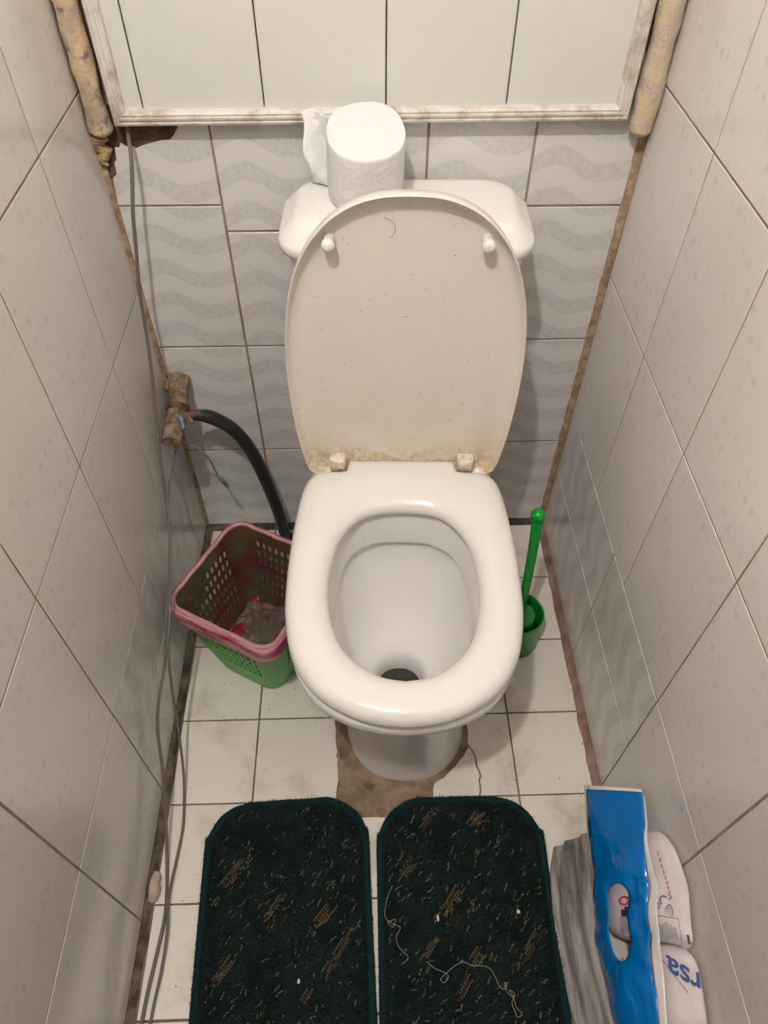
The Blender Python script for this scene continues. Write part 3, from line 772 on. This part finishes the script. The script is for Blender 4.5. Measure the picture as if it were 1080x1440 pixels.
# ------------------------------------------------------------------ carpet mats
def mat_thing(label, cx, cy, hx, hy, rz, seed, rad=.075):
    rn = random.Random(seed)
    root = thing('floor_mat', label, 'mat', (cx, cy, 0), rz)
    P = rrect(hx, hy, rad, 14)
    # denser outline with slight waviness
    P = [(x, y) for x, y, _ in spline([(x, y, 0) for x, y in P], 4, True)]
    P = [(x+.0022*noise.noise(Vector((x*22, y*22, seed))), y+.0022*noise.noise(Vector((x*22, y*22, seed+5)))) for x, y in P]
    obj('carpet', *loft([[(x, y, .0012) for x, y in P], [(x, y, .008) for x, y in P], [(x*.985, y*.985, .0095) for x, y in P], [(x*.6, y*.6, .0097) for x, y in P]]), 'mat_carpet', root, True, 60)
    obj('edging', *tube([Vector((x, y, .0068)) for x, y in P], .0056, 10, .28, True), 'mat_edge', root)
    def inside(x, y, m=.012):
        ax, ay = abs(x), abs(y)
        if ax > hx-m or ay > hy-m: return False
        qx, qy = ax-(hx-rad), ay-(hy-rad)
        return not (qx > 0 and qy > 0 and math.hypot(qx, qy) > rad-m)
    V, F = [], []            # pile
    for _ in range(15000):
        x, y = rn.uniform(-hx, hx), rn.uniform(-hy, hy)
        if not inside(x, y, .004): continue
        a = rn.uniform(0, 6.28); w = .0011; h = rn.uniform(.0012, .0028)
        o = len(V); V += [(x-w*math.cos(a), y-w*math.sin(a), .0095), (x+w*math.cos(a), y+w*math.sin(a), .0095), (x+rn.uniform(-.002, .002), y+rn.uniform(-.002, .002), .0095+h)]; F.append((o, o+1, o+2))
    # fuzz on the edging
    PD = []
    for i in range(len(P)):
        (xa, ya), (xb, yb) = P[i], P[(i+1) % len(P)]; m_ = max(1, int(math.hypot(xb-xa, yb-ya)/.0016))
        PD += [(xa+(xb-xa)*q/m_, ya+(yb-ya)*q/m_) for q in range(m_)]
    for pt in PD:
        for _ in range(7):
            x, y = pt; l = math.hypot(x, y); dx, dy = x/l, y/l; a = rn.uniform(-1.2, 1.2)
            ex_, ey_ = dx*math.cos(a)-dy*math.sin(a), dx*math.sin(a)+dy*math.cos(a)
            z = rn.uniform(.003, .013); k = rn.uniform(.0045, .0085)
            o = len(V); V += [(x+rn.uniform(-.002, .002), y+rn.uniform(-.002, .002), z-.0006), (x+rn.uniform(-.002, .002), y+rn.uniform(-.002, .002), z+.0006), (x+ex_*k, y+ey_*k, z+rn.uniform(-.002, .002))]; F.append((o, o+1, o+2))
    obj('pile', V, F, 'mat_fuzz', root, False, kind='stuff')
    lists = {'fleck_tan': ([], []), 'fleck_brown': ([], []), 'fleck_pale': ([], [])}
    def dash(x, y, l, w, a, mname, z=.0116):
        if not inside(x, y): return
        V, F = lists[mname]; c_, s_ = math.cos(a), math.sin(a); o = len(V)
        pts = [(-l, -w), (0, -w*1.2), (l, -w*.6), (l, w*.6), (0, w*1.2), (-l, w)]
        V += [(x+c_*p-s_*q, y+s_*p+c_*q, z+(0.0012 if abs(p) < l*.5 else -.001)) for p, q in pts]
        F += [(o, o+1, o+4, o+5), (o+1, o+2, o+3, o+4)]
    def pickm(): return rn.choices(list(lists), (5, 4, 2))[0]
    for _ in range(420):
        x, y = rn.uniform(-hx, hx), rn.uniform(-hy, hy)
        a = math.radians(48+rn.uniform(-30, 30)); mm = pickm()
        for q in range(rn.randint(1, 3)):
            dash(x+q*.0042*math.cos(a)+rn.uniform(-.001, .001), y+q*.0042*math.sin(a)+rn.uniform(-.001, .001), rn.uniform(.0011, .0028), rn.uniform(.0006, .0010), a+rn.uniform(-.5, .5), mm)
    # woven diagonal bars
    cl = []
    gx, gy = .082, .105
    for r_ in range(-5, 6):
        for q_ in range(-4, 5):
            cl.append((q_*gx+(r_ % 2)*gx*.5+rn.uniform(-.02, .02)+.015, r_*gy*.6+rn.uniform(-.016, .016)))
    for x, y in cl:
        n_ = rn.randint(5, 12); rows = rn.randint(3, 5); a = math.radians(50+rn.uniform(-4, 4))
        if rn.random() < .42: continue
        for rr in range(rows):
            m0 = rn.choice(['fleck_tan', 'fleck_tan', 'fleck_brown'])
            st = rn.randint(-2, 1)
            for q in range(n_):
                if rn.random() < .12: continue
                px = x+(q+st-n_/2)*.0046*math.cos(a)-rr*.0036*math.sin(a); py = y+(q+st-n_/2)*.0046*math.sin(a)+rr*.0036*math.cos(a)
                dash(px, py, .0021, .0009, a+rn.uniform(-.25, .25), m0)
    for mname, (V, F) in lists.items(): obj('pattern_yarn', V, F, mname, root, False, kind='stuff')
    return root
mat_thing('dark green patterned carpet mat on the floor beside the cables', .2255, -.848, .131, .228, math.radians(1.8), 11)
mat_thing('dark green patterned carpet mat beside the wrapped package, loose threads on it', .5085, -.850, .1345, .227, math.radians(-.6), 23, .078)

def thread(label, pix, r=.00042):
    c = spline([at(u, v, z=.0125+.001*((i*7) % 3)) for i, (u, v) in enumerate(pix)], 8)
    return obj('loose_thread', *tube(c, r, 5), 'thread', label=label, category='thread')
thread('long looped white thread with a knotted tangle on the dark mat', [(600, 1352), (612, 1362), (628, 1369), (630, 1376), (624, 1382), (620, 1377), (627, 1369), (640, 1358), (652, 1353), (664, 1358), (678, 1358), (690, 1363), (697, 1375), (703, 1388), (710, 1391), (713, 1384), (710, 1382), (714, 1396), (722, 1402), (716, 1392), (724, 1398), (720, 1410), (724, 1422), (728, 1430), (734, 1426), (726, 1416), (722, 1402)], .00045)
thread('short curling white thread near the seam between the two dark mats', [(552, 1245), (545, 1262), (541, 1285), (546, 1295), (556, 1293), (552, 1304), (545, 1296), (554, 1300), (563, 1305), (557, 1318), (562, 1333), (574, 1346), (565, 1356)])
def crumb(label, u, v, sx, sy, rot):
    p = at(u, v, z=.0125); rings = []
    for h, s in ((0, .7), (.0012, 1), (.0028, .6)):
        rings.append([(p.x+sx*s*math.cos(j*.785+rot)*math.cos(rot)*(1+.2*math.sin(j*3)), p.y+sy*s*math.sin(j*.785+rot), p.z-.001+h) for j in range(8)])
    obj('crumb', *loft(rings), 'crumb', label=label, category='crumb')
crumb('pale pointed crumb on the dark mat beside the cables', 420, 1380, .0022, .0035, .2)
crumb('oblong white crumb on a woven bar of the dark mat', 616, 1291, .0020, .0052, .3)
crumb('small round white crumb on the dark mat near the grey plastic wrap', 729, 1282, .0030, .0030, 0)

plain('hair', (.10, .07, .05), .6)
def hair(label, pix, y):
    c = spline([at(u, v, y=y) for u, v in pix], 6)
    obj('hair', *tube(c, .0003, 5), 'hair', label=label, category='hair')
hair('thin curved hair stuck near the top of the raised lid', [(540, 306), (552, 312), (556, 322), (553, 330), (547, 334)], -.2035)
hair('short curled hair on the lid just above its hinge line', [(494, 633), (500, 631), (507, 632), (506, 636)], -.2145)

# ------------------------------------------------------------------ wrapped package leaning on the wall
XR = W-.0045
rows = [  # floor edge, left band edge, right band edge, top against the wall
    (at(778, 1192, z=.004), at(832, 1170, x=.697), at(911, 1162, x=.742), at(944, 1178, x=XR-.004)),
    (at(772, 1240, z=.004), at(838, 1240, x=.692), at(914, 1235, x=.731), at(970, 1238, x=XR-.001)),
    (at(776, 1300, z=.004), at(840, 1290, x=.690), at(917, 1290, x=.726), at(976, 1300, x=XR-.001)),
    (at(786, 1360, z=.004), at(847, 1350, x=.689), at(919, 1345, x=.722), at(989, 1365, x=XR-.001)),
    (at(806, 1440, z=.004), at(870, 1440, x=.691), at(933, 1440, x=.720), at(1000, 1440, x=XR-.001)),
    (at(835, 1530, z=.004), at(897, 1530, x=.695), at(948, 1530, x=.720), at(1006, 1530, x=XR-.001))]
flap = (at(827, 1105, x=.701), at(905, 1110, x=.755))
cols_ = [spline([r[j] for r in rows], 8) for j in range(4)]
NVv = len(cols_[0])-1
def S(v, s, off=0.0):
    """package front: v 0..1 along, s 0 floor, 1 band left, 2 band right, 3 wall"""
    f = max(0, min(1, v))*NVv; i = min(NVv-1, int(f)); f -= i
    q = [c[i].lerp(c[i+1], f) for c in cols_]
    k = min(2, int(s)); h = s-k
    g = lambda j: q[max(0, min(3, j))]
    a, b, c, d = g(k-1), g(k), g(k+1), g(k+2)
    p = .5*((2*b)+(c-a)*h+(2*a-5*b+4*c-d)*h*h+(3*b-a-3*c+d)*h**3)
    if k == 2: p = p.lerp(b.lerp(c, h), .6)
    n = Vector((-.85, .0, .5))
    p = p+n*off
    p.x = min(p.x, XR); p.z = max(p.z, .001)
    return p
pk_o = S(.4, .0); pk_o = Vector((.72, -.85, 0))
pack = thing('wrapped_package', 'clear plastic package with a blue handle band leaning on the tiled wall', 'package', tuple(pk_o))
def patch(fn, nu, nv):
    V = [fn(i/nu, k/nv)-pk_o for k in range(nv+1) for i in range(nu+1)]
    F = [(k*(nu+1)+i, k*(nu+1)+i+1, (k+1)*(nu+1)+i+1, (k+1)*(nu+1)+i) for k in range(nv) for i in range(nu)]
    return V, F
# grey side of the wrap with long folds
def g_side(a, b):
    s = a*1.05; fold = .004*math.sin(s*17+.8*math.sin(b*5))+.003*noise.noise(Vector((s*9, b*4, 1)))
    return S(b, s, fold*min(1, a*6)*min(1, (1-a)*8+.2))
vg = patch(g_side, 30, 40)
# closing end of the wrap (towards the toilet)
base = [vg[0][i] for i in range(31)]
n0 = len(vg[0])
capv = [Vector((p.x*.5+.5*(XR-pk_o.x-.01), p.y-.012, p.z*.55)) for p in base]
V = vg[0]+capv; F = vg[1]+[(i, i+1, n0+i+1, n0+i) for i in range(30)]
obj('grey_wrap', V, F, 'grey_film', pack, True, 70, label='greyish translucent folded side of the wrap')
obj('clear_wrap', *patch(lambda a, b: S(b, 2.02+.98*a, .0035+.0035*noise.noise(Vector((a*5, b*14, 3)))), 16, 40), 'clear_film', pack, True, 70, label='clear shiny film over the packets')
# blue band with the handle slot
bl_ = [flap[0].lerp(rows[0][1], .0), flap[0].lerp(rows[0][1], .5)]+[p for p in cols_[1]]
br_ = [flap[1], flap[1].lerp(rows[0][2], .5)]+[p for p in cols_[2]]
bl_, br_ = spline(bl_, 3), spline(br_, 3)
nb = len(bl_)-1
def B(v, u, off=.006):
    f = v*nb; i = min(nb-1, int(f)); f -= i
    L, Rr = bl_[i].lerp(bl_[i+1], f), br_[i].lerp(br_[i+1], f)
    p = L.lerp(Rr, u)
    p += Vector((-.8, 0, .55))*(off+.010*math.sin(math.pi*u)*(.25+.75*min(1, v*3))+.0025*noise.noise(Vector((u*5, v*16, 1)))+.002*math.sin(v*26+u*4))
    p.x = min(p.x, XR+.002); return p
def vpix(py):      # find v whose middle lies at the image row
    best = min(range(0, 401), key=lambda k: abs(proj_y(B(k/400, .55))-py)); return best/400
def proj_y(p):
    q = CR.transposed() @ (p-CAM); return 720-FPX*q.y/-q.z
h0, h1 = vpix(1240), vpix(1352)
V, F = [], []
nv, nu = 260, 6
def slot(v):
    if v <= h0 or v >= h1: return .55, .55
    f = (v-h0)/(h1-h0); w = min(1, math.sqrt(max(0, 1-abs(2*f-1)**7)))
    return .55-.20*w+.03*f, .55+.17*w
for k in range(nv+1):
    v = .006+.994*k/nv; a, b = slot(v)
    for i in range(nu+1): V.append(B(v, .012+(a-.012)*i/nu)-pk_o)
    for i in range(nu+1): V.append(B(v, b+(1-b)*i/nu)-pk_o)
m2 = 2*(nu+1)
for k in range(nv):
    for h in (0, nu+1):
        for i in range(nu):
            F.append((k*m2+h+i, k*m2+h+i+1, (k+1)*m2+h+i+1, (k+1)*m2+h+i))
bm_ = bmesh.new()
vs = [bm_.verts.new(v) for v in V]
for f in F: bm_.faces.new([vs[i] for i in f])
bmesh.ops.remove_doubles(bm_, verts=bm_.verts, dist=1e-6)
me = bpy.data.meshes.new('handle_band'); bm_.to_mesh(me); bm_.free(); me.materials.append(M['blue_film'])
me.polygons.foreach_set('use_smooth', [True]*len(me.polygons))
hbnd = link('handle_band', me, pack, label='glossy blue band with a carry slot')
md = hbnd.modifiers.new('solid', 'SOLIDIFY'); md.thickness = .0008
# white margins of the band: top edge, left edge, folded right edge
def border(name, fn, nu, nv): 
    o = obj(name, *patch(fn, nu, nv), 'white_film', pack, True, 70); m = o.modifiers.new('solid', 'SOLIDIFY'); m.thickness = .0008
border('band_margin', lambda a, b: B(b*.0065, a, .006), 8, 2)
border('band_margin', lambda a, b: B(b, -.02+.045*a, .0064), 1, 60)
border('band_margin', lambda a, b: B(.01+.99*b, 1+(.03+.10*min(1, max(0, b-.05)*3))*a, .0055+.003*math.sin(b*18)), 5, 60)
# packets inside: front follows the wrap, back against the wall
def packet(name, label, v0, v1, s0, s1, mat='pack_white', drop=.004, e=4.0):
    nu, nv = 22, 22; fr, bk = [], []
    for k in range(nv+1):
        for i in range(nu+1):
            a, b = i/nu*2-1, k/nv*2-1
            # squircle the grid so that the corners are round
            a2 = a*math.sqrt(max(0, 1-.30*abs(b)**4)); b2 = b*math.sqrt(max(0, 1-.30*abs(a)**4))
            v, s = (v0+v1)/2+b2*(v1-v0)/2, (s0+s1)/2+a2*(s1-s0)/2
            rim_ = max(abs(a), abs(b)); dr = .020*rim_**8
            p = S(v, s, -drop-dr+.0022*noise.noise(Vector((a*3, b*3, v0*9))))
            fr.append(p-pk_o); q = p+Vector((.035, 0, -.028)); q.x = min(q.x, XR+.001); bk.append(q-pk_o)
    n = nu+1
    F = [(k*n+i, k*n+i+1, (k+1)*n+i+1, (k+1)*n+i) for k in range(nv) for i in range(nu)]
    m = len(fr); F += [tuple(m+i for i in f[::-1]) for f in F]
    edge = [i for i in range(n)]+[k*n+nu for k in range(1, nv+1)]+[nv*n+i for i in range(nu-1, -1, -1)]+[k*n for k in range(nv-1, 0, -1)]
    for x, y in zip(edge, edge[1:]+edge[:1]): F.append((x, y, m+y, m+x))
    return obj(name, fr+bk, F, mat, pack, True, 50, label=label)
packet('packet', 'white printed packet seen through the film', .02, .53, .95, 2.97)
packet('packet', 'lower white packet with upside-down blue lettering', .54, .84, 1.2, 3.0, drop=.010)
packet('packet', 'dull grey packet in the foot of the wrap', .79, 1.0, 1.4, 2.8, 'grey_film', drop=.02)
# print on the packets, laid on their surface
def pr(name, quads, mat, off):
    V, F = [], []
    for q in quads:
        o = len(V); V += [S(v, s, off)-pk_o for v, s in q]; F.append(tuple(range(o, o+len(q))))
    obj(name, V, F, mat, pack, False)
def rect(v0, v1, s0, s1): return [(v0, s0), (v0, s1), (v1, s1), (v1, s0)]
OFF = -.0008
q = []
for i in range(9): q.append(rect(.10+.022*i, .10+.022*i+.016, 2.24+.03*i-.004*i*i*.2, 2.27+.03*i-.004*i*i*.2))
pr('red_print', q, 'print_red', OFF)
q = []
for i in range(13):
    s = 2.10+.034*i; a = .425+R.uniform(-.004, .006); b = .50+R.uniform(-.02, .004)
    if i in (5, 6): a -= .015; b += .012
    q.append(rect(a, b, s, s+.013))
fr = [rect(.385, .389, 2.05, 2.60), rect(.516, .520, 2.05, 2.60), rect(.385, .520, 2.592, 2.604)]
pr('text_block', q, 'print_grey', OFF)
pr('text_frame', fr, 'print_grey', OFF)
q = []
for i in range(11):
    s = 1.42+.026*i; q.append(rect(.40, .49+R.uniform(-.01, .01), s, s+.010))
pr('text_block', q, 'print_grey', OFF)
def arc(cv, cs, rv, rs, a0, a1, w, n=10):
    out = []
    for i in range(n):
        t0, t1 = a0+(a1-a0)*i/n, a0+(a1-a0)*(i+1)/n
        out.append([(cv+rv*math.sin(t0), cs+rs*math.cos(t0)), (cv+rv*math.sin(t1), cs+rs*math.cos(t1)), (cv+rv*(1-w)*math.sin(t1), cs+rs*(1-w)*math.cos(t1)), (cv+rv*(1-w)*math.sin(t0), cs+rs*(1-w)*math.cos(t0))])
    return out
pr('emblem', arc(.305, 2.28, .028, .10, 2.2, 5.6, .3)+arc(.285, 2.40, .014, .05, -2.0, 2.2, .35)+arc(.355, 2.40, .035, .08, 3.3, 7.2, .22)+[rect(.335, .375, 2.30+.04*i, 2.312+.04*i) for i in range(4)], 'print_grey', OFF)
pr('emblem', arc(.335, 2.14, .018, .05, 0, 6.2, .35), 'print_red', OFF)
pr('emblem', [rect(.285, .325, 1.58, 1.70)]+arc(.31, 1.50, .03, .10, 0, 6, .4), 'print_red', OFF)
pr('emblem', [rect(.36, .40, 1.44, 1.55), rect(.36, .40, 1.62, 1.71), rect(.345, .36, 1.5, 1.6)], 'print_dark', OFF)
pr('dark_mark', [rect(.455, .50, 2.74, 2.80)], 'print_dark', OFF-.0005)
q = []
for i in range(16): q.append(rect(.60+.0062*i+.001*(i % 2), .609+.0062*i, 2.05+.028*i, 2.068+.028*i))
pr('red_print', q, 'print_red', OFF-.008)
# blue lettering, upside down as the packet lies
fc = bpy.data.curves.new('letters', 'FONT'); fc.body = 'rsa'; fc.size = 1; fc.offset = .018; fc.shear = .1
fo_ = bpy.data.objects.new('letters', fc); COL.objects.link(fo_)
dg = bpy.context.evaluated_depsgraph_get()
lm = bpy.data.meshes.new_from_object(fo_.evaluated_get(dg)); bpy.data.objects.remove(fo_)
bm_ = bmesh.new(); bm_.from_mesh(lm); bmesh.ops.subdivide_edges(bm_, edges=bm_.edges, cuts=1)
wmax = max(v.co.x for v in bm_.verts)
for v in bm_.verts:
    a, b = v.co.x/wmax, v.co.y
    v.co = S(.612+.125*(b-.25)+.06*(1-a)-.02*(1-a)**2, 2.86-.66*a, -.0050)-pk_o
bm_.to_mesh(lm); bm_.free(); lm.materials.clear(); lm.materials.append(M['print_blue'])
link('lettering', lm, pack, label='blue letters')

# ------------------------------------------------------------------ lamp (above and behind the viewer)
lamp = thing('ceiling_lamp', 'round glowing bulb hanging on a short cord from the ceiling', 'lamp', (LAMP_POS.x, LAMP_POS.y, CEIL))
off = CEIL-LAMP_POS.z
obj('ceiling_rose', *loft([circ(.045, -.0005), circ(.045, -.012), circ(.02, -.03), circ(.006, -.034)]), 'lamp_base', lamp)
obj('cord', *tube([Vector((0, 0, -.03)), Vector((0, 0, -off+LAMP_R+.05))], .003, 8), 'lamp_base', lamp)
obj('socket', *loft([circ(.012, -off+LAMP_R+.055), circ(.019, -off+LAMP_R+.045), circ(.019, -off+LAMP_R+.004), circ(.014, -off+LAMP_R)]), 'lamp_base', lamp)
rg = []
for i in range(17):
    th = math.pi*i/16; rg.append(circ(max(.0005, LAMP_R*math.sin(th)), -off+LAMP_R*math.cos(th)-.001, 24))
obj('bulb', *loft(rg), 'lamp_glass', lamp)
